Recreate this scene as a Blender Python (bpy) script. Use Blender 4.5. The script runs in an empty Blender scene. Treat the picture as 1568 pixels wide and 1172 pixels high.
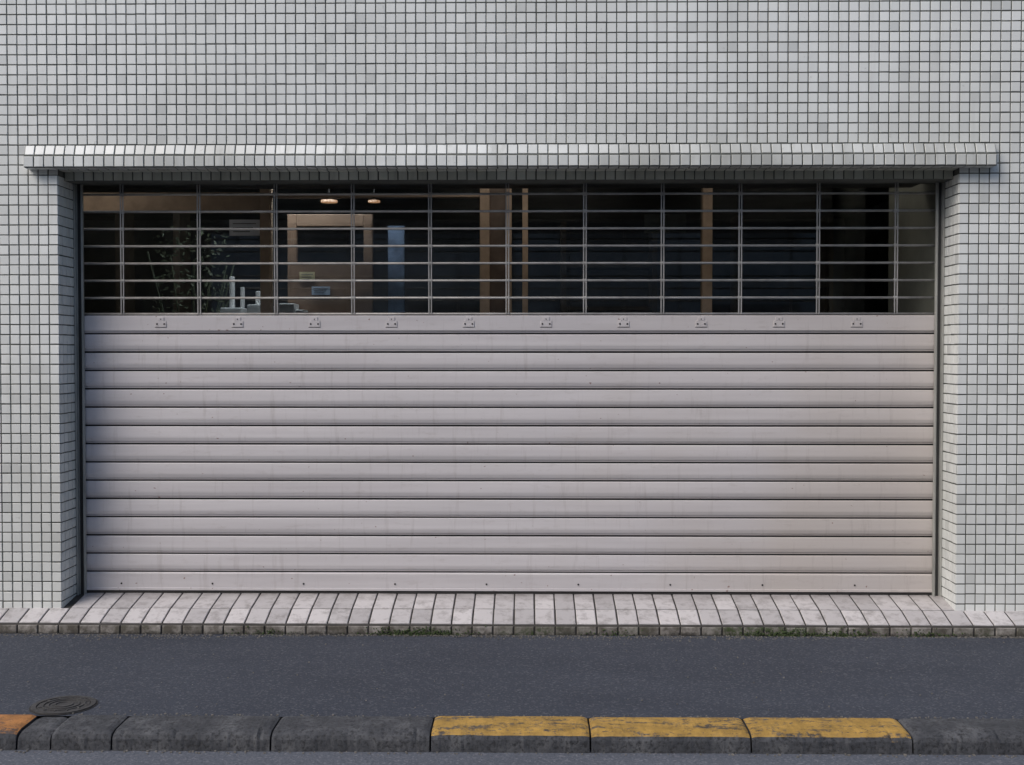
import bpy, math, random
from mathutils import Vector, Matrix
random.seed(7)
sc = bpy.context.scene
R = math.radians

# ------------------------------------------------------------ materials
def new_mat(name):
    m = bpy.data.materials.new(name); m.use_nodes = True
    nt = m.node_tree
    return m, nt, nt.nodes['Principled BSDF']
def N(nt, t, **kw):
    n = nt.nodes.new(t)
    for k, v in kw.items():
        if hasattr(n, k): setattr(n, k, v)
        else: n.inputs[k].default_value = v
    return n
def ramp(nt, src, stops, interp='LINEAR'):
    r = nt.nodes.new('ShaderNodeValToRGB'); r.color_ramp.interpolation = interp
    els = r.color_ramp.elements
    while len(els) < len(stops): els.new(0.5)
    for e, (p, c) in zip(els, stops):
        e.position = p; e.color = (c, c, c, 1) if isinstance(c, (int, float)) else (*c, 1)
    nt.links.new(src, r.inputs[0]); return r.outputs[0]
def mix(nt, fac, a, b, mode='MIX'):
    n = nt.nodes.new('ShaderNodeMix'); n.data_type = 'RGBA'; n.blend_type = mode
    for sock, v in ((n.inputs[0], fac), (n.inputs[6], a), (n.inputs[7], b)):
        if isinstance(v, (int, float)): sock.default_value = v
        elif isinstance(v, tuple): sock.default_value = (*v, 1)
        else: nt.links.new(v, sock)
    return n.outputs[2]
def noise(nt, scale, detail=4, rough=0.55, stretch=None, dist=0):
    tc = nt.nodes.new('ShaderNodeTexCoord'); out = tc.outputs['Object']
    if stretch:
        mp = nt.nodes.new('ShaderNodeMapping'); mp.inputs['Scale'].default_value = stretch
        nt.links.new(out, mp.inputs[0]); out = mp.outputs[0]
    n = nt.nodes.new('ShaderNodeTexNoise')
    n.inputs['Scale'].default_value = scale; n.inputs['Detail'].default_value = min(detail, 4)
    n.inputs['Roughness'].default_value = rough; n.inputs['Distortion'].default_value = dist
    nt.links.new(out, n.inputs['Vector']); return n.outputs['Fac']
def bump(nt, bs, h, strength=0.3, dist=0.01):
    b = nt.nodes.new('ShaderNodeBump'); b.inputs['Strength'].default_value = strength
    b.inputs['Distance'].default_value = dist
    nt.links.new(h, b.inputs['Height']); nt.links.new(b.outputs[0], bs.inputs['Normal'])
def math_n(nt, op, a, b=None):
    n = nt.nodes.new('ShaderNodeMath'); n.operation = op
    for i, v in enumerate((a, b)):
        if v is None: continue
        if isinstance(v, (int, float)): n.inputs[i].default_value = v
        else: nt.links.new(v, n.inputs[i])
    return n.outputs[0]
def posz(nt, axis='Z'):
    g = nt.nodes.new('ShaderNodeNewGeometry'); s = nt.nodes.new('ShaderNodeSeparateXYZ')
    nt.links.new(g.outputs['Position'], s.inputs[0]); return s.outputs[axis]

def tile_mat(name, c1, c2, dirt=(0.25, 0.25, 0.22), dirt_amt=0.35, rough=0.28, edge=True):
    m, nt, bs = new_mat(name)
    at = N(nt, 'ShaderNodeAttribute'); at.attribute_name = 'rnd'
    col = ramp(nt, at.outputs['Fac'], [(0, tuple(c*0.84 for c in c1)), (0.05, c1), (1, c2)])
    n1 = noise(nt, 1.1, 4, 0.6)
    col = mix(nt, ramp(nt, n1, [(0.42, 0.0), (0.75, dirt_amt)]), col, dirt)
    streak = noise(nt, 3.0, 4, 0.6, (4, 4, 0.35))
    col = mix(nt, ramp(nt, streak, [(0.55, 0.0), (0.8, dirt_amt * 0.8)]), col, dirt)
    sp = noise(nt, 28, 3, 0.7)
    col = mix(nt, ramp(nt, sp, [(0.66, 0.0), (0.76, 0.4)]), col, tuple(c*0.5 for c in dirt))
    nt.links.new(col, bs.inputs['Base Color'])
    bs.inputs['Roughness'].default_value = rough + 0.08
    bump(nt, bs, sp, 0.1, 0.004)
    return m
M_tile = tile_mat('glazed_mosaic_tile', (0.72, 0.735, 0.715), (0.82, 0.835, 0.81), (0.5, 0.505, 0.46), 0.5)

def plain(name, col, rough=0.5, metal=0.0, var=0.3, scale=8, bmp=0.1, stretch=None):
    m, nt, bs = new_mat(name)
    n = noise(nt, scale, 4, 0.6, stretch)
    a = tuple(c * (1 - var) for c in col); b = tuple(min(1, c * (1 + var)) for c in col)
    nt.links.new(ramp(nt, n, [(0.3, a), (0.7, b)]), bs.inputs['Base Color'])
    bs.inputs['Roughness'].default_value = rough; bs.inputs['Metallic'].default_value = metal
    if bmp: bump(nt, bs, n, bmp, 0.003)
    return m
M_grout = plain('tile_grout', (0.12, 0.125, 0.112), 0.9, var=0.35, scale=5)

def sill_material():
    m, nt, bs = new_mat('sill_tile')
    at = N(nt, 'ShaderNodeAttribute'); at.attribute_name = 'rnd'
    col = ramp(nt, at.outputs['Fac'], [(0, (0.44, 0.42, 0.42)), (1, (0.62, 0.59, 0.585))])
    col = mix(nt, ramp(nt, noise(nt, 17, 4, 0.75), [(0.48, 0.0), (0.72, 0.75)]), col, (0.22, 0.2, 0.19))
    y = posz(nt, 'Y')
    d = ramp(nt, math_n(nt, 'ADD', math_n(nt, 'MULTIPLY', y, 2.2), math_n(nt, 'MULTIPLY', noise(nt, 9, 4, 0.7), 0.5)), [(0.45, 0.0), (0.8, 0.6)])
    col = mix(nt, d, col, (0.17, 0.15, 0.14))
    nt.links.new(col, bs.inputs['Base Color']); bs.inputs['Roughness'].default_value = 0.5
    bump(nt, bs, noise(nt, 90, 3), 0.1, 0.002); return m
M_sill = sill_material()
def riser_material():
    m, nt, bs = new_mat('sill_riser_tile')
    at = N(nt, 'ShaderNodeAttribute'); at.attribute_name = 'rnd'
    col = ramp(nt, at.outputs['Fac'], [(0, (0.21, 0.195, 0.175)), (1, (0.36, 0.335, 0.31))])
    col = mix(nt, ramp(nt, noise(nt, 14, 4, 0.7), [(0.38, 0.0), (0.60, 0.88)]), col, (0.075, 0.065, 0.05))
    z = posz(nt, 'Z')
    fine = noise(nt, 45, 4, 0.7)
    lowd = ramp(nt, math_n(nt, 'ADD', math_n(nt, 'MULTIPLY', z, -18), fine), [(0.15, 0.0), (0.45, 0.85)])
    col = mix(nt, lowd, col, (0.04, 0.037, 0.032))
    moss = noise(nt, 1.3, 3, 0.5)
    mf = math_n(nt, 'MULTIPLY', ramp(nt, moss, [(0.55, 0.0), (0.66, 1.0)]), ramp(nt, fine, [(0.4, 0.0), (0.6, 1.0)]))
    col = mix(nt, mf, col, (0.045, 0.07, 0.02))
    nt.links.new(col, bs.inputs['Base Color']); bs.inputs['Roughness'].default_value = 0.8
    bump(nt, bs, fine, 0.4, 0.004); return m
M_riser = riser_material()

def shutter_material():
    m, nt, bs = new_mat('painted_steel_shutter')
    base = ramp(nt, noise(nt, 2.0, 4, 0.6, (0.35, 1, 6)), [(0.3, (0.52, 0.493, 0.50)), (0.7, (0.62, 0.592, 0.598))])
    x = posz(nt, 'X')
    w = ramp(nt, math_n(nt, 'ADD', math_n(nt, 'MULTIPLY', x, 0.22), noise(nt, 1.2, 3)), [(0.5, 0.0), (1.1, 0.55)])
    base = mix(nt, w, base, (0.48, 0.42, 0.36))
    run = noise(nt, 5, 4, 0.7, (5, 1, 0.5))
    base = mix(nt, ramp(nt, run, [(0.56, 0.0), (0.76, 0.35)]), base, (0.3, 0.26, 0.24))
    smear = noise(nt, 14, 4, 0.75, (0.5, 1, 2.0))
    base = mix(nt, ramp(nt, smear, [(0.56, 0.0), (0.75, 0.3)]), base, (0.33, 0.285, 0.26))
    spots = noise(nt, 42, 2, 0.4, (1, 1, 1.3))
    base = mix(nt, ramp(nt, spots, [(0.745, 0.0), (0.77, 0.7)]), base, (0.19, 0.09, 0.07))
    nt.links.new(base, bs.inputs['Base Color'])
    bs.inputs['Roughness'].default_value = 0.5
    bump(nt, bs, noise(nt, 2.5, 3, 0.5, (0.5, 1, 3)), 0.3, 0.006)
    return m
M_shut = shutter_material()
M_slot = plain('dark_joint', (0.03, 0.028, 0.027), 0.8)
M_grille = plain('grille_steel', (0.36, 0.35, 0.335), 0.45, 0.2, 0.25, 12)
M_rail = plain('guide_rail_steel', (0.36, 0.36, 0.335), 0.45, 0.2, 0.3, 6, stretch=(3, 3, 0.5))
M_raild = plain('rail_slot', (0.03, 0.03, 0.03), 0.8)
M_bronze = plain('bronze_frame', (0.46, 0.34, 0.24), 0.5, 0.0, 0.2)
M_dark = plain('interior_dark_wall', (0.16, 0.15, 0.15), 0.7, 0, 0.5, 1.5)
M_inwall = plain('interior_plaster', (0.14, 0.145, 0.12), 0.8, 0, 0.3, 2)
M_door = plain('brown_door', (0.34, 0.22, 0.15), 0.5, 0, 0.3, 3)
M_paper = plain('paper', (0.85, 0.87, 0.9), 0.7, 0, 0.06)
M_yellowp = plain('yellow_notice', (0.85, 0.75, 0.45), 0.7, 0, 0.1)
M_bluep = plain('blue_notice', (0.55, 0.66, 0.82), 0.7, 0, 0.1)
M_white = plain('white_box', (0.9, 0.9, 0.89), 0.6, 0, 0.05)
M_leaf = plain('leaf', (0.12, 0.14, 0.09), 0.5, 0, 0.5, 30)
M_pot = plain('pot', (0.3, 0.3, 0.3), 0.6)
def lamp_mat(name, col, s):
    m, nt, bs = new_mat(name)
    bs.inputs['Base Color'].default_value = (0.6, 0.45, 0.35, 1)
    bs.inputs['Emission Color'].default_value = (*col, 1)
    bs.inputs['Emission Strength'].default_value = s
    return m
M_lamp = lamp_mat('warm_lamp', (1, 0.50, 0.24), 0.55)
M_fill = lamp_mat('fill_strip', (1.0, 0.92, 0.82), 4.5)
M_fill_cool = lamp_mat('fill_strip_cool', (0.93, 0.97, 1.0), 20.0)
def glass_mat():
    m = bpy.data.materials.new('window_glass'); m.use_nodes = True; nt = m.node_tree
    nt.nodes.clear()
    o = nt.nodes.new('ShaderNodeOutputMaterial'); mx = nt.nodes.new('ShaderNodeMixShader')
    t = nt.nodes.new('ShaderNodeBsdfTransparent'); t.inputs[0].default_value = (0.8, 0.84, 0.86, 1)
    g = nt.nodes.new('ShaderNodeBsdfGlossy'); g.inputs['Roughness'].default_value = 0.02
    f = nt.nodes.new('ShaderNodeFresnel'); f.inputs[0].default_value = 1.9
    nt.links.new(f.outputs[0], mx.inputs[0]); nt.links.new(t.outputs[0], mx.inputs[1]); nt.links.new(g.outputs[0], mx.inputs[2])
    nt.links.new(mx.outputs[0], o.inputs[0]); return m
M_glass = glass_mat()

def asphalt(name, c1, c2, agg=(0.18, 0.186, 0.205), aggamt=0.5, sc_=1.0):
    m, nt, bs = new_mat(name)
    big = noise(nt, 1.3 * sc_, 4, 0.65, (0.6, 1.6, 1))
    col = ramp(nt, big, [(0.3, c1), (0.72, c2)])
    tc = nt.nodes.new('ShaderNodeTexCoord')
    v = nt.nodes.new('ShaderNodeTexVoronoi'); v.inputs['Scale'].default_value = 120
    nt.links.new(tc.outputs['Object'], v.inputs['Vector'])
    s = nt.nodes.new('ShaderNodeSeparateColor'); nt.links.new(v.outputs['Color'], s.inputs[0])
    col = mix(nt, ramp(nt, s.outputs[0], [(0.74, 0.0), (1.0, aggamt)]), col, agg)
    fine = noise(nt, 100, 3, 0.75)
    col = mix(nt, ramp(nt, fine, [(0.36, 0.6), (0.6, 0.0)]), col, tuple(c * 0.4 for c in c1))
    if name.startswith('sidewalk'):
        y = posz(nt, 'Y')
        du = ramp(nt, math_n(nt, 'ADD', math_n(nt, 'MULTIPLY', y, 1.6), math_n(nt, 'MULTIPLY', noise(nt, 4, 4, 0.7), 0.7)), [(0.0, 0.0), (0.2, 0.5)])
        col = mix(nt, du, col, (0.095, 0.095, 0.10))
    nt.links.new(col, bs.inputs['Base Color']); bs.inputs['Roughness'].default_value = 0.85
    bump(nt, bs, fine, 0.8, 0.005); return m
M_walk = asphalt('sidewalk_asphalt', (0.035, 0.042, 0.060), (0.056, 0.065, 0.088))
M_road = asphalt('road_asphalt', (0.05, 0.055, 0.066), (0.075, 0.08, 0.092))
M_gutter = asphalt('gutter_concrete', (0.095, 0.105, 0.13), (0.14, 0.152, 0.18), (0.3, 0.3, 0.33), 0.5)

def kerb_mat(name, paint=None):
    m, nt, bs = new_mat(name)
    n = noise(nt, 6, 4, 0.7)
    col = ramp(nt, n, [(0.3, (0.035, 0.038, 0.044)), (0.5, (0.062, 0.065, 0.073)), (0.72, (0.14, 0.143, 0.15))])
    pits = noise(nt, 70, 4, 0.75)
    col = mix(nt, ramp(nt, pits, [(0.36, 0.85), (0.52, 0.0)]), col, (0.016, 0.016, 0.018))
    if paint:
        g = nt.nodes.new('ShaderNodeNewGeometry'); s = nt.nodes.new('ShaderNodeSeparateXYZ')
        nt.links.new(g.outputs['True Normal'], s.inputs[0])
        up = ramp(nt, s.outputs['Z'], [(0.60, 0.0), (0.85, 1.0)])
        w = math_n(nt, 'ADD', math_n(nt, 'MULTIPLY', noise(nt, 7, 4, 0.8, (0.5, 2.6, 1)), 0.6),
                   math_n(nt, 'MULTIPLY', noise(nt, 55, 3, 0.75), 0.4))
        wear = ramp(nt, w, [(0.42, 0.12), (0.49, 0.95)])
        pc = ramp(nt, noise(nt, 12, 4, 0.7), [(0.3, tuple(c * 0.5 for c in paint)), (0.62, paint)])
        col = mix(nt, math_n(nt, 'MULTIPLY', up, wear), col, pc)
    nt.links.new(col, bs.inputs['Base Color']); bs.inputs['Roughness'].default_value = 0.8
    bump(nt, bs, pits, 0.9, 0.005); return m
M_kerb = kerb_mat('kerb_concrete'); M_kerby = kerb_mat('kerb_yellow_paint', (0.52, 0.31, 0.065))
M_kerbo = kerb_mat('kerb_orange_paint', (0.48, 0.21, 0.06))
M_iron = plain('cast_iron', (0.06, 0.058, 0.058), 0.7, 0.2, 0.4, 40, 0.5)
M_moss = plain('moss', (0.05, 0.075, 0.025), 0.9, 0, 0.5, 60, 0.6)
M_grit = plain('grit', (0.16, 0.15, 0.135), 0.9, 0, 0.6, 60, 0.3)
M_conc = plain('facade_concrete', (0.27, 0.27, 0.27), 0.85, 0, 0.2, 1.5)
M_conc2 = plain('opposite_facade', (0.20, 0.21, 0.21), 0.85, 0, 0.2, 1.2)
M_earth = plain('ground_asphalt', (0.06, 0.06, 0.065), 0.9, 0, 0.2, 0.6)

# ------------------------------------------------------------ mesh helpers
def empty(name, loc=(0, 0, 0)):
    e = bpy.data.objects.new(name, None); e.location = loc; sc.collection.objects.link(e); return e
def mesh_obj(name, verts, faces, mat, parent=None, attr=None, smooth=False):
    me = bpy.data.meshes.new(name); me.from_pydata(verts, [], faces); me.update()
    if attr is not None:
        a = me.attributes.new('rnd', 'FLOAT', 'FACE'); a.data.foreach_set('value', attr)
    if mat: me.materials.append(mat)
    if smooth: me.polygons.foreach_set('use_smooth', [True] * len(me.polygons))
    o = bpy.data.objects.new(name, me); sc.collection.objects.link(o)
    if parent: o.parent = parent
    return o
class MB:
    def __init__(s): s.v = []; s.f = []; s.a = []
    def box(s, x0, x1, y0, y1, z0, z1):
        b = len(s.v)
        s.v += [(x0,y0,z0),(x1,y0,z0),(x1,y1,z0),(x0,y1,z0),(x0,y0,z1),(x1,y0,z1),(x1,y1,z1),(x0,y1,z1)]
        for q in ((0,3,2,1),(4,5,6,7),(0,1,5,4),(1,2,6,5),(2,3,7,6),(3,0,4,7)):
            s.f.append(tuple(b + i for i in q))
    def cyl(s, p0, p1, r, n=10):
        p0 = Vector(p0); p1 = Vector(p1); d = (p1 - p0).normalized()
        u = d.orthogonal().normalized(); w = d.cross(u); b = len(s.v)
        for p in (p0, p1):
            for i in range(n):
                a = 2 * math.pi * i / n; s.v.append(tuple(p + u * math.cos(a) * r + w * math.sin(a) * r))
        for i in range(n):
            j = (i + 1) % n; s.f.append((b + i, b + j, b + n + j, b + n + i))
        s.f.append(tuple(b + n - 1 - i for i in range(n))); s.f.append(tuple(b + n + i for i in range(n)))
    def extrude_x(s, prof, x0, x1, closed=False, segs=1):
        b = len(s.v); n = len(prof)
        for k in range(segs + 1):
            x = x0 + (x1 - x0) * k / segs
            for (y, z) in prof: s.v.append((x, y, z))
        for k in range(segs):
            for i in range(n if closed else n - 1):
                j = (i + 1) % n
                s.f.append((b+k*n+i, b+(k+1)*n+i, b+(k+1)*n+j, b+k*n+j))
        if closed:
            s.f.append(tuple(b + i for i in range(n))); s.f.append(tuple(b + segs*n + n - 1 - i for i in range(n)))
    def tile(s, c, u, v, n, hu, hv, th, bev, tilt=0.007):
        t1 = random.gauss(0, tilt); t2 = random.gauss(0, tilt); r = random.random(); b = len(s.v)
        c = c + u * random.gauss(0, 0.0004) + v * random.gauss(0, 0.0004)
        for (k, h) in ((0.0, -0.001), (0.0, th - bev * 0.7), (bev, th)):
            for su, sv in ((-1,-1),(1,-1),(1,1),(-1,1)):
                a = su * (hu - k); d = sv * (hv - k)
                hh = h + (a * t1 + d * t2 if h > 0 else 0)
                s.v.append(tuple(c + u * a + v * d + n * hh))
        for l in (0, 4):
            for i in range(4):
                j = (i + 1) % 4; s.f.append((b+l+i, b+l+j, b+l+4+j, b+l+4+i)); s.a.append(r)
        s.f.append((b+8, b+9, b+10, b+11)); s.a.append(r)
    def obj(s, name, mat, parent=None, smooth=False):
        return mesh_obj(name, s.v, s.f, mat, parent, s.a if s.a else None, smooth)
def bevel(o, w=0.003, seg=2, ang=40):
    m = o.modifiers.new('bev', 'BEVEL'); m.width = w; m.segments = seg; m.limit_method = 'ANGLE'; m.angle_limit = R(ang); return o

# ------------------------------------------------------------ dimensions
XL, XR = -2.373, 2.147
P = (XR - XL) / 90.0
ZT = 2.44            # top of label moulding
ZM = 2.318           # underside of moulding
WX0, WX1, WZ1 = XL - 92 * P, XR + 96 * P, ZT + 42 * P
GAP = 0.0062; TH = 0.004
EX, EY, EZ = Vector((1,0,0)), Vector((0,1,0)), Vector((0,0,1))
D = 0.20             # reveal depth

bld = empty('tiled_building')
w = MB()
w.box(WX0, XL - 0.004, 0.0, 0.25, -0.05, WZ1)
w.box(XR + 0.004, WX1, 0.0, 0.25, -0.05, WZ1)
w.box(XL - 0.004, XR + 0.004, 0.0, 0.08, ZM, WZ1)
w.box(XL - 0.004, XR + 0.004, 0.0805, 0.25, 2.272, WZ1)
w.obj('front_wall', M_grout, bld)
b = MB()
b.box(WX0, WX0 + 0.2, 0.251, 9, -0.05, WZ1); b.box(WX1 - 0.2, WX1, 0.251, 9, -0.05, WZ1)
b.box(WX0 + 0.201, WX1 - 0.201, 8.8, 9, -0.05, WZ1)
b.box(WX0 - 0.05, WX1 + 0.05, -0.05, 9.05, WZ1 + 0.001, WZ1 + 0.25)
b.obj('side_walls_and_roof', M_conc, bld)
t = MB(); h = P / 2 - GAP / 2
ncol = round((WX1 - WX0) / P)
for j in range(-48, 42):
    z = ZT + (j + 0.5) * P
    if z < 0.02: continue
    for i in range(ncol):
        x = WX0 + (i + 0.5) * P
        if XL < x < XR and z < ZM + 0.02: continue
        t.tile(Vector((x, 0, z)), EX, EZ, -EY, h, h, TH, 0.0013)
t.obj('wall_tiles', M_tile, bld)
t = MB()
for j in range(-48, 0):
    z = ZT + (j + 0.5) * P
    if z < 0.02 or z > ZM - 0.01: continue
    for i in range(4):
        y = (i + 0.5) * D / 4
        hy = D / 8 - GAP / 2
        t.tile(Vector((XL - 0.004, y, z)), EY, EZ, EX, hy, h, TH, 0.0013)
        t.tile(Vector((XR + 0.004, y, z)), EY, EZ, -EX, hy, h, TH, 0.0013)
t.obj('reveal_tiles', M_tile, bld)
t = MB()
for i in range(90):
    x = XL + (i + 0.5) * P
    t.tile(Vector((x, 0.08, 2.2945)), EX, EZ, -EY, h, 0.0205, TH, 0.0013)
    t.tile(Vector((x, 0.04, ZM)), EX, EY, -EZ, h, 0.034, TH, 0.0013)
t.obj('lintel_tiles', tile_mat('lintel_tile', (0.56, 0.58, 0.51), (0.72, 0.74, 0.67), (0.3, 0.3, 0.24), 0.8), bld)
# label moulding
MX0, MX1 = XL - 3 * P + 0.006, XR + 3 * P + 0.010
ZC, YC = 2.376, 0.044
prof = [(-0.0005, ZM), (-0.068, ZM), (-0.068, ZC), (-0.062, ZC + 0.003), (-YC, 2.431), (-0.0005, 2.4375)]
m = MB(); m.extrude_x(prof, MX0, MX1, True); m.obj('label_moulding', M_grout, bld)
t = MB(); nm = 96; pm = (MX1 - MX0) / nm; hm = pm / 2 - GAP / 2
sl = Vector((0, 0.062 - YC, 2.431 - ZC - 0.003)); L = sl.length; sv = sl.normalized(); sn = Vector((0, -sv.z, sv.y))
for i in range(nm):
    x = MX0 + (i + 0.5) * pm
    t.tile(Vector((x, -0.068, (ZM + ZC) / 2 )), EX, EZ, -EY, hm, 0.0255, TH+.001, 0.0018, 0.016)
    t.tile(Vector((x, -(0.062 + YC) / 2, (ZC + 2.434) / 2)), EX, sv, sn, hm, L / 2 - 0.003, TH, 0.0018, 0.016)
    t.tile(Vector((x, -0.034, ZM)), EX, EY, -EZ, hm, 0.029, TH * 0.7, 0.0013)
for xx, nn in ((MX0, -EX), (MX1, EX)):
    t.tile(Vector((xx, -0.034, (ZM + ZC) / 2)), EY, EZ, nn, 0.031, 0.0255, TH, 0.0018)
t.obj('moulding_tiles', tile_mat('moulding_tile', (0.70, 0.72, 0.70), (0.84, 0.86, 0.835), (0.36, 0.36, 0.32), 0.85), bld)

# sill / plinth step
SY0, SY1 = -0.15, 0.235
prof = [(SY0, -0.03), (SY0, 0.044), (SY0 + 0.006, 0.050), (0, 0.092), (0.30, 0.140), (0.30, -0.03)]
m = MB(); m.extrude_x(prof, WX0, WX1, True); m.obj('sill_bed', plain('sill_grout', (0.05, 0.046, 0.042), 0.9, 0, 0.4, 15), bld)
t = MB(); t2 = MB(); SP = 0.1027; x = WX0 + 0.04
s1 = Vector((0, 0.144, 0.042)); s1n = s1.normalized(); n1 = Vector((0, -s1n.z, s1n.y))
s2 = Vector((0, 0.30, 0.048)); s2n = s2.normalized(); n2 = Vector((0, -s2n.z, s2n.y))
while x < WX1 - 0.1:
    c = x + SP / 2; hw = SP / 2 - 0.004
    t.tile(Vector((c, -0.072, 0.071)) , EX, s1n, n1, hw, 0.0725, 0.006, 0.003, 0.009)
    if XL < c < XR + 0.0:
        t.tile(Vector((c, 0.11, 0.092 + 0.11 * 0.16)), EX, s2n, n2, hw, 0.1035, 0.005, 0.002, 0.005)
    t2.tile(Vector((c, SY0, 0.021)), EX, EZ, -EY, hw, 0.0215, 0.006, 0.003, 0.03)
    x += SP
t.obj('sill_tiles', M_sill, bld); t2.obj('sill_riser_tiles', M_riser, bld)

# ------------------------------------------------------------ interior
IY = 1.45
m = MB()
m.box(-5, 5, 5.0, 5.1, 0, 2.9); m.box(-5.1, -5, 0.3, 5.1, 0, 2.9); m.box(2.9, 3.0, 0.3, 5.1, 0, 2.9)
m.box(-5, 2.9, 0.31, 5.0, 2.62, 2.7)
m.obj('interior_walls', M_dark, bld)
m = MB(); m.box(-5, 2.9, 0.31, 5, 0.0, 0.09); m.obj('interior_floor', M_inwall, bld)
m = MB()
for x, ww in ((-3.05, .06), (-1.64, .06), (-0.273, .06), (-0.123, .035), (-0.022, .035), (1.106, .06), (2.42, .06)):
    m.box(x - ww/2, x + ww/2, IY - 0.05, IY + 0.05, 0.09, 2.62)
m.box(-5, -1.671, IY - 0.04, IY + 0.04, 2.27, 2.39)
m.box(-1.609, -.304, IY - 0.035, IY + 0.035, 2.36, 2.385)
m.box(-0.0045, 1.075, IY - 0.035, IY + 0.035, 2.44, 2.49)
bevel(m.obj('bronze_window_frame', M_bronze, bld), 0.003)
m = MB(); m.box(-0.2425, -0.1415, IY - 0.02, IY + 0.02, 0.09, 2.62); m.obj('frame_infill', plain('dark_bronze', (0.14, 0.10, 0.075), 0.5), bld)
m = MB(); m.box(-5, 2.9, IY - 0.003, IY + 0.003, 0.1, 2.61); m.obj('storefront_glass', M_glass, bld)
m = MB()
m.box(-1.58, -1.02, IY + 0.35, IY + 0.39, 0.09, 1.98); m.box(-1.58, -1.52, IY + 0.35, IY + 0.39, 1.981, 2.3); m.box(-1.08, -1.02, IY + 0.35, IY + 0.39, 1.981, 2.3)
m.box(-1.5195, -1.0805, IY + 0.35, IY + 0.39, 2.22, 2.3)
bevel(m.obj('interior_door', M_door, bld), 0.004)
m = MB(); m.box(2.16, 2.3, 0.3, 1.2, 0.09, 2.62); m.obj('interior_pier', M_inwall, bld)
m = MB(); m.box(-0.95, -0.84, IY + 0.6, IY + 0.62, 0.3, 2.25)
m.obj('interior_panel', plain('blue_grey_panel', (0.25, 0.33, 0.48), 0.4, 0, 0.5, 6), bld)
m = MB()
for (x0, x1, z0, z1) in ((0.25, 0.29, 0.1, 2.4), (0.95, 0.99, 0.1, 2.4), (0.29, 0.95, 1.72, 1.75), (0.29, 0.95, 2.05, 2.08),
                         (1.6, 1.64, 0.1, 2.45), (2.3, 2.34, 0.1, 2.45), (1.64, 2.3, 1.9, 1.94), (-3.2, -3.15, 0.1, 2.5), (-2.75, -2.7, 0.1, 2.5)):
    m.box(x0, x1, 3.2, 3.5, z0, z1)
m.obj('interior_shelving', plain('shelving', (0.2, 0.15, 0.11), 0.6), bld)
m = MB()
m.box(0.75, 1.02, IY+0.30, IY+0.32, 2.17, 2.29); m.obj('interior_sign_board', plain('grey_board', (0.34, 0.32, 0.27), 0.6), bld)
m = MB()
m.cyl((-1.33, 1.95, 2.395), (-1.33, 1.95, 2.41), 0.055, 20); m.cyl((-1.03, 1.95, 2.395), (-1.03, 1.95, 2.408), 0.04, 20)
m.obj('ceiling_lamps', M_lamp, bld)
m = MB(); m.cyl((-1.33, 1.95, 2.411), (-1.33, 1.95, 2.619), 0.006, 8); m.cyl((-1.03, 1.95, 2.411), (-1.03, 1.95, 2.619), 0.006, 8); m.obj('lamp_stems', M_slot, bld)
m = MB()
for x in (-3.6, -0.6, 1.2):
    m.box(x, x + 1.2, 0.85, 0.93, 2.585, 2.612)
m.obj('fill_light_strips', M_fill, bld)  # glowing strips added to brighten frames and passage, not real fixtures
m = MB()
m.box(-2.2, -1.0, 1.60, 1.68, 2.585, 2.612)
m.obj('fill_light_strip_back_room', M_fill_cool, bld)  # added glow behind the glass that lifts the back room
m = MB(); m.box(-2.32, 2.1, 0.27, 0.6, 2.30, 2.56); m.obj('shutter_box', plain('shutter_box_steel', (0.08, 0.08, 0.075), 0.6, 0.2), bld)

def notice(name, x, z, w_, h_, y, mat):
    m = MB(); m.box(x - w_/2, x + w_/2, y - 0.004, y, z - h_/2, z + h_/2)
    o = m.obj(name, mat)
    ln = MB()
    for k in range(3):
        zz = z + h_ * (0.25 - 0.25 * k); ln.box(x - w_*0.38, x + w_*(0.38 - 0.1*k), y - 0.0055, y - 0.0045, zz - h_*0.03, zz + h_*0.03)
    ln.obj('lettering', plain('print', (0.25, 0.25, 0.25)), o); return o
notice('notice_sign', -1.775, 2.175, 0.19, 0.10, IY - 0.008, M_paper)
notice('notice_sign', -1.45, 1.89, 0.10, 0.065, IY + 0.345, M_yellowp)
notice('notice_sign', -1.36, 1.80, 0.12, 0.055, IY + 0.345, M_bluep)

PX, PY = -2.35, 2.3
pl = empty('tree_reflection_plant', (PX, PY, 0.09))  # plant added in place of street trees reflected in the glass
m = MB(); m.cyl((PX, PY, 0.09), (PX, PY, 0.45), 0.17, 20); o = m.obj('pot', M_pot)
tr = MB()
for k in range(9):
    a = k * 0.9; p0 = Vector((PX, PY, 0.45)); p1 = Vector((PX + 0.1*math.cos(a), PY + 0.1*math.sin(a), 1.3)); p2 = p1 + Vector((0.2*math.cos(a), 0.2*math.sin(a), 0.45 + 0.4*random.random()))
    tr.cyl(p0, p1, 0.012, 6); tr.cyl(p1, p2, 0.007, 6)
o2 = tr.obj('stems', M_leaf)
lf = MB()
for k in range(700):
    a = random.uniform(0, 6.28); r = 0.27 * math.sqrt(random.random()); z = random.uniform(1.25, 2.25)
    c = Vector((PX + r*math.cos(a), PY + r*math.sin(a), z)); u = Vector((random.gauss(0,1), random.gauss(0,1), random.gauss(0,.6))).normalized(); v = u.orthogonal().normalized()
    s = random.uniform(0.012, 0.026); bb = len(lf.v)
    lf.v += [tuple(c - u*s), tuple(c + v*s*0.45), tuple(c + u*s), tuple(c - v*s*0.45)]; lf.f.append((bb, bb+1, bb+2, bb+3))
o3 = lf.obj('leaves', M_leaf)
for q in (o, o2, o3): q.parent = pl; q.location = -Vector(pl.location)
st = empty('added_shelf')  # shelf and white boxes added to stand in for bright patches behind the grille
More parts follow.
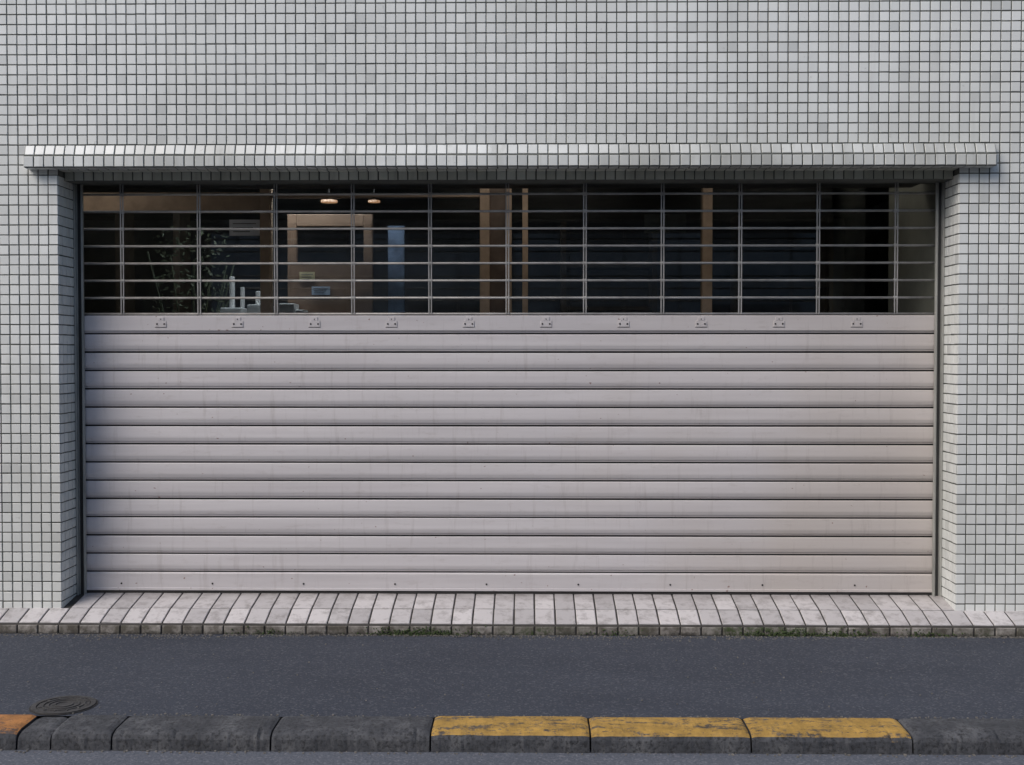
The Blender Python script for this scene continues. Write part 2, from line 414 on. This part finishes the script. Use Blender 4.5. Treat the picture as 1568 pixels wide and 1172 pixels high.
m = MB(); m.box(-2.2, -1.66, 1.75, 2.15, 1.56, 1.585); m.box(-2.2, -2.17, 1.75, 2.15, 0.09, 1.56); m.box(-1.69, -1.66, 1.75, 2.15, 0.09, 1.56)
m.box(-1.62, -1.42, 1.58, 1.79, 1.43, 1.449); m.box(-1.62, -1.60, 1.58, 1.79, 0.09, 1.429); m.box(-1.44, -1.42, 1.58, 1.79, 0.09, 1.429)
m.obj('shelf', M_door, st)
m = MB(); m.box(-1.84, -1.71, 1.76, 2.0, 1.586, 1.71); m.box(-1.60, -1.50, 1.6, 1.78, 1.45, 1.71); m.box(-1.495, -1.44, 1.62, 1.78, 1.45, 1.67); m.box(-2.02, -1.88, 1.78, 2.0, 1.586, 1.69); m.box(-2.17, -2.06, 1.8, 2.0, 1.586, 1.65)
m.cyl((-1.97, 1.9, 1.691), (-1.97, 1.9, 1.90), 0.018, 14); m.cyl((-1.90, 1.9, 1.691), (-1.90, 1.9, 1.83), 0.014, 14); m.cyl((-1.78, 1.86, 1.711), (-1.78, 1.86, 1.80), 0.024, 14)
bevel(m.obj('bright_patch_boxes', M_white, st), 0.008)

# ------------------------------------------------------------ roller shutter
sh = empty('roller_shutter', (0, 0, 0))
SX0, SX1 = -2.335, 2.112
YS = 0.215
ZTOP = 1.494; SPi = (1.494 - 0.2435) / 13
def slat_prof(z0, p, y0):
    k = p / 0.0962
    pts = [(0.012, 0), (0.012, -0.0045), (0.0015, -0.0055), (-0.0008, -0.009), (-0.0032, -0.030), (-0.0052, -0.058), (-0.0050, -0.065),
           (-0.0024, -0.078), (-0.0008, -0.0835), (0.0060, -0.0838), (0.0060, -0.0872), (0.0008, -0.0875), (0.0010, -0.0915), (0.012, -0.092), (0.012, -0.0962)]
    return [(y0 + a, z0 + c * k) for a, c in pts]
m = MB()
for i in range(13):
    m.extrude_x(slat_prof(ZTOP - i * SPi + random.uniform(-.0006, .0006), SPi, YS + random.uniform(-.0012, .0012)), SX0, SX1, False, 24)
m.obj('slats', M_shut, sh)
m = MB()
m.extrude_x([(YS+.012, 1.588), (YS-.006, 1.588), (YS-.008, 1.585), (YS-.008, 1.512), (YS-.004, 1.505), (YS+.001,1.503), (YS+.001,1.498), (YS+.012, 1.497)], SX0, SX1, True)
m.extrude_x([(YS+.012, 0.240), (YS-.004, 0.240), (YS-.009, 0.234), (YS-.009, 0.160), (YS-.012, 0.158), (YS-.012, 0.147), (YS+.012, 0.147)], SX0, SX1, True)
m.obj('heading_and_bottom_bar', M_shut, sh)
m = MB(); m.box(SX0, SX1, YS + 0.010, YS + 0.016, 0.24, 1.5); m.box(SX0, SX1, YS - .006, YS + .01, 0.130, 0.1465); m.obj('joint_backing_and_gap_shade', M_slot, sh)  # dark backing behind slat joints; lower dark strip imitates shade in the gap
gx0 = -0.1107; gp = 0.4027
m = MB(); mh = MB()
for k in range(-5, 5):
    x = gx0 + gp * (k + 0.5); y = YS - 0.008
    m.box(x - 0.029, x + 0.029, y - 0.0035, y - 0.0002, 1.528, 1.560)
    m.box(x - 0.017, x + 0.017, y - 0.0035, y - 0.0002, 1.5602, 1.580)
    for dx in (-0.019, 0.019): mh.cyl((x + dx, y - 0.0050, 1.544), (x + dx, y - 0.002, 1.544), 0.0048, 8)
    mh.cyl((x, y - 0.0045, 1.569), (x, y - 0.002, 1.569), 0.003, 8)
bevel(m.obj('hinge_plates', M_shut, sh), 0.0015); mh.obj('hinge_rivets', M_slot, sh)
m = MB()
for k in range(-5, 5):
    x = gx0 + gp * (k + 0.5); y = YS - 0.0081
    m.box(x - 0.0315, x + 0.0315, y - 0.0006, y, 1.5255, 1.5278)
m.obj('hinge_shadow_strips', M_slot, sh)  # dark strips imitating the shadow below each hinge plate
m = MB()
for k in range(-8, 8):
    x = 0.03 + k * 0.48 - 0.25
    if SX0 < x < SX1: m.cyl((x, YS - 0.0115, 0.182), (x, YS - 0.008, 0.182), 0.005, 8)
m.obj('bottom_bar_bolts', M_slot, sh)
m = MB()
ZR = [2.220 - 0.09 * i for i in range(8)]
ZR = [2.31] + ZR
for z in ZR[:-1]:
    m.cyl((SX0, YS + 0.002, z), (SX1, YS + 0.002, z), 0.0062, 12)
m.cyl((SX0, YS + 0.002, 1.597), (SX1, YS + 0.002, 1.597), 0.0055, 12)
m.obj('grille_rods', M_grille, sh, True)
m = MB()
for k in range(-5, 6):
    x = gx0 + gp * k
    for i in range(len(ZR) - 1):
        z1, z0 = ZR[i], ZR[i + 1]
        m.box(x - 0.0095, x - 0.0035, YS - 0.007, YS - 0.0042, z0 + 0.004, z1 + 0.004)
        m.box(x + 0.0035, x + 0.0095, YS - 0.007, YS - 0.0042, z0 + 0.004, z1 + 0.004)
        m.cyl((x - 0.011, YS + 0.002, z1), (x + 0.011, YS + 0.002, z1), 0.0095, 12)
m.obj('grille_links', M_grille, sh)
m = MB(); ms = MB()
for (a, b_) in ((XL + 0.0015, SX0 + 0.012), (SX1 - 0.012, XR - 0.0015)):
    m.box(a, b_, D + 0.003, YS - 0.010, 0.11, 2.271)
    m.box(b_ - 0.010, b_, D - 0.010, D + 0.0025, 0.11, 2.271)
    m.box(a, a + 0.010, D - 0.010, D + 0.0025, 0.11, 2.271)
    ms.box(a + 0.018, b_ - 0.015, D + 0.0008, D + 0.0028, 0.11, 2.271)
bevel(m.obj('guide_rails', M_rail, sh), 0.001); ms.obj('rail_grooves', M_raild, sh)

# ------------------------------------------------------------ ground
def sheet(name, x0, x1, y0, y1, z, mat, nx=1, ny=1, amp=0):
    v = []; f = []
    for j in range(ny + 1):
        for i in range(nx + 1):
            x = x0 + (x1 - x0) * i / nx; y = y0 + (y1 - y0) * j / ny
            e = amp * (math.sin(x * 1.7 + y * 2.1) + math.sin(x * 4.3 - y * 3.0) * 0.5) if 0 < i < nx and 0 < j < ny else 0
            v.append((x, y, z + e))
    for j in range(ny):
        for i in range(nx):
            a = j * (nx + 1) + i; f.append((a, a + 1, a + nx + 2, a + nx + 1))
    return mesh_obj(name, v, f, mat, smooth=True)
KYB, KYF = -1.482, -1.672
RZ = -0.072
sheet('ground', -300, 300, -300, 300, -0.12, M_earth)
sheet('road', -80, 80, -7.9, KYF - 0.5, RZ, M_road)
sheet('gutter', -80, 80, KYF - 0.5, KYF + 0.05, RZ + 0.003, M_gutter)
sheet('sidewalk', -12, 12, KYB - 0.002, SY0 + 0.02, 0.0, M_walk, 120, 12, 0.0022)
mm = MB(); mm.box(-80, -12, KYB, 0.0, -0.1, -0.001); mm.box(12, 80, KYB, 0.0, -0.1, -0.001); mm.obj('sidewalk', M_walk)

kerb = empty('kerb')
def kblock(x0, x1, mat, dz=0.0, name='kerb_stone'):
    g = 0.0035; x0 += g; x1 -= g; nx = max(2, int((x1 - x0) / 0.012)); m = MB()
    n = 8; j = j2 = 0; chip = 0
    for k in range(nx + 1):
        x = x0 + (x1 - x0) * k / nx
        j = 0.7*j + random.gauss(0, 0.0009); j2 = 0.75*j2 + random.gauss(0, 0.0012)
        chip = max(0, chip * 0.6 + (random.uniform(0.004, 0.010) if random.random() < 0.03 else 0) - 0.0003)
        e = 0.007 if k in (0, nx) else (0.002 if k in (1, nx-1) else 0.0)
        prof = [(KYB, -0.14), (KYB, 0.004 + dz - e), (KYB + .012 - .03, 0.006 + dz - e), (KYF + 0.045 + chip, 0.004 + dz + j - e), (KYF + 0.020 + j2 + chip, -0.002 + dz - e - chip*.6), (KYF + 0.007 + j2 + chip*.8, -0.011 + dz - e*.5 - chip*.5), (KYF + j2, -0.026 + dz), (KYF - 0.012, -0.14)]
        for (y, z) in prof: m.v.append((x, y, z))
    for k in range(nx):
        for i in range(n - 1):
            m.f.append((k*n+i, (k+1)*n+i, (k+1)*n+i+1, k*n+i+1))
    m.f.append(tuple(range(n))); m.f.append(tuple(nx*n + n - 1 - i for i in range(n)))
    return m.obj(name, mat, kerb)
K0 = 0.2266; KP = 0.5870
js = [K0 + KP * k for k in range(-3, 3)]
for i in range(5):
    kblock(js[i], js[i+1], M_kerby if i >= 2 else M_kerb, random.uniform(-.002, .002))
x = js[-1]
while x < 12: kblock(x, x + KP, M_kerb, random.uniform(-.003, .002)); x += KP
kblock(-1.76, js[0], M_kerb, 0.0); kblock(-1.885, -1.76, M_kerb, -0.008)
x = -1.885
for k in range(17): kblock(x - KP, x, M_kerbo if k < 2 else M_kerb, random.uniform(-.002, .002)); x -= KP
m = MB(); m.box(-12, 12, KYB - 0.15, KYB - 0.012, -0.16, -0.014); m.obj('kerb_mortar', M_slot, kerb)

mc = empty('manhole_cover', (-1.835, -1.355, 0.0015))
def disc_ring(m, cx, cy, r0, r1, z0, z1, n=48):
    for i in range(n):
        a0 = 2*math.pi*i/n; a1 = 2*math.pi*(i+1)/n; bb = len(m.v)
        for z in (z0, z1):
            for r, a in ((r0, a0), (r1, a0), (r1, a1), (r0, a1)): m.v.append((cx + r*math.cos(a), cy + r*math.sin(a), z))
        m.f += [(bb+4,bb+5,bb+6,bb+7), (bb+1,bb+2,bb+6,bb+5), (bb,bb+4,bb+7,bb+3)]
m = MB()
disc_ring(m, 0, 0, 0.0, 0.098, 0.001, 0.004); disc_ring(m, 0, 0, 0.103, 0.121, 0.001, 0.006)
for r in (0.03, 0.055, 0.075): disc_ring(m, 0, 0, r, r + 0.007, 0.003, 0.0075)
for k in range(12):
    a = k * math.pi / 6; m.cyl((0.08*math.cos(a), 0.08*math.sin(a), 0.004), (0.094*math.cos(a), 0.094*math.sin(a), 0.004), 0.004, 6)
o = m.obj('lid', M_iron, mc)
m = MB(); disc_ring(m, 0, 0, 0.097, 0.128, 0.0, 0.0018); m.obj('frame_seat', M_slot, mc)

# grit and moss
m = MB()
for k in range(3200):
    x = random.uniform(-4, 4); y = SY0 - 0.008 - abs(random.gauss(0, 0.022)) * (1.6 + math.sin(x*2.1)); s = random.uniform(0.0012, 0.0038)
    m.box(x - s, x + s*random.uniform(.6,1.3), y - s, y + s, 0.0, s * 1.2)
for k in range(700):
    x = random.uniform(-4, 4); y = random.choice([KYB + 0.012, KYF - 0.02]); z = 0 if y > KYF else RZ + 0.003
    y += random.gauss(0, 0.008); s = random.uniform(0.0012, 0.004); m.box(x - s, x + s, y - s, y + s, z, z + s * 1.2)
for k in range(260):
    x = random.uniform(-4, 4); y = random.uniform(KYB, SY0); s = random.uniform(0.001, 0.003); m.box(x - s, x + s, y - s, y + s, 0, 0.002 + s)
m.obj('grit', M_grit)
m = MB()
for cx, n_ in ((-0.62, 300), (-0.45, 180), (1.25, 260), (1.55, 260), (1.95, 90), (-1.3, 60), (0.4, 50)):
    for k in range(n_):
        x = cx + random.gauss(0, 0.09); y = SY0 - 0.007 - abs(random.gauss(0, 0.006)); z = abs(random.gauss(0, 0.014)); s = random.uniform(0.002, 0.005)
        c = Vector((x, y, z)); bb = len(m.v)
        m.v += [tuple(c + Vector(q) * s) for q in ((1,0,0),(-1,0,0),(0,1,0),(0,-1,0),(0,0,1.2),(0,0,-1))]
        m.f += [tuple(bb + i for i in q) for q in ((0,2,4),(2,1,4),(1,3,4),(3,0,4),(2,0,5),(1,2,5),(3,1,5),(0,3,5))]
m.obj('moss', M_moss)

# ------------------------------------------------------------ other side of the street
ob = empty('opposite_building')
m = MB(); m.box(-16, 16, -18, -11.0, -0.1, 5.2); m.obj('walls', M_conc2, ob)
m = MB()
for i in range(12):
    for z0 in (0.9, 3.2):
        x = -14.5 + i * 2.5; m.box(x, x + 1.5, -10.99, -10.95, z0, z0 + 1.3)
m.obj('windows', plain('dark_window', (0.03, 0.035, 0.04), 0.1), ob)
m = MB(); m.box(-16.2, 16.2, -18.2, -10.8, 5.201, 5.45); m.obj('roof', M_conc2, ob)
mm = MB(); mm.box(-80, 80, -10.9, -7.9, -0.1, 0.03); bevel(mm.obj('sidewalk', M_walk), 0.02)

# ------------------------------------------------------------ light
EL, AZ = R(44), R(228)
wd = bpy.data.worlds.new('World'); sc.world = wd; wd.use_nodes = True; nt = wd.node_tree
bg = nt.nodes['Background']; sky = nt.nodes.new('ShaderNodeTexSky'); sky.sky_type = 'NISHITA'
sky.sun_disc = False; sky.sun_elevation = EL; sky.sun_rotation = AZ
sky.dust_density = 2.0; sky.air_density = 1.0; sky.ozone_density = 1.0
nt.links.new(sky.outputs[0], bg.inputs[0]); bg.inputs[1].default_value = 0.148
sd = bpy.data.lights.new('sun', 'SUN'); sd.energy = 2.0; sd.angle = R(36); sd.color = (1.0, 0.935, 0.865)
so = bpy.data.objects.new('sun', sd); sc.collection.objects.link(so)
dirv = Vector((math.sin(AZ) * math.cos(EL), math.cos(AZ) * math.cos(EL), math.sin(EL)))
so.rotation_euler = (-dirv).to_track_quat('-Z', 'Y').to_euler(); so.location = dirv * 20

# ------------------------------------------------------------ camera
cd = bpy.data.cameras.new('camera'); cam = bpy.data.objects.new('camera', cd); sc.collection.objects.link(cam)
cd.sensor_width = 36; cd.lens = 36 * 1824 / 1568; cd.clip_end = 1000
cam.location = (0, -6, 1.395); cam.rotation_euler = (R(90 - 1.44), 0, R(0.8))
sc.camera = cam
sc.view_settings.view_transform = 'Standard'; sc.view_settings.look = 'None'; sc.view_settings.exposure = 0
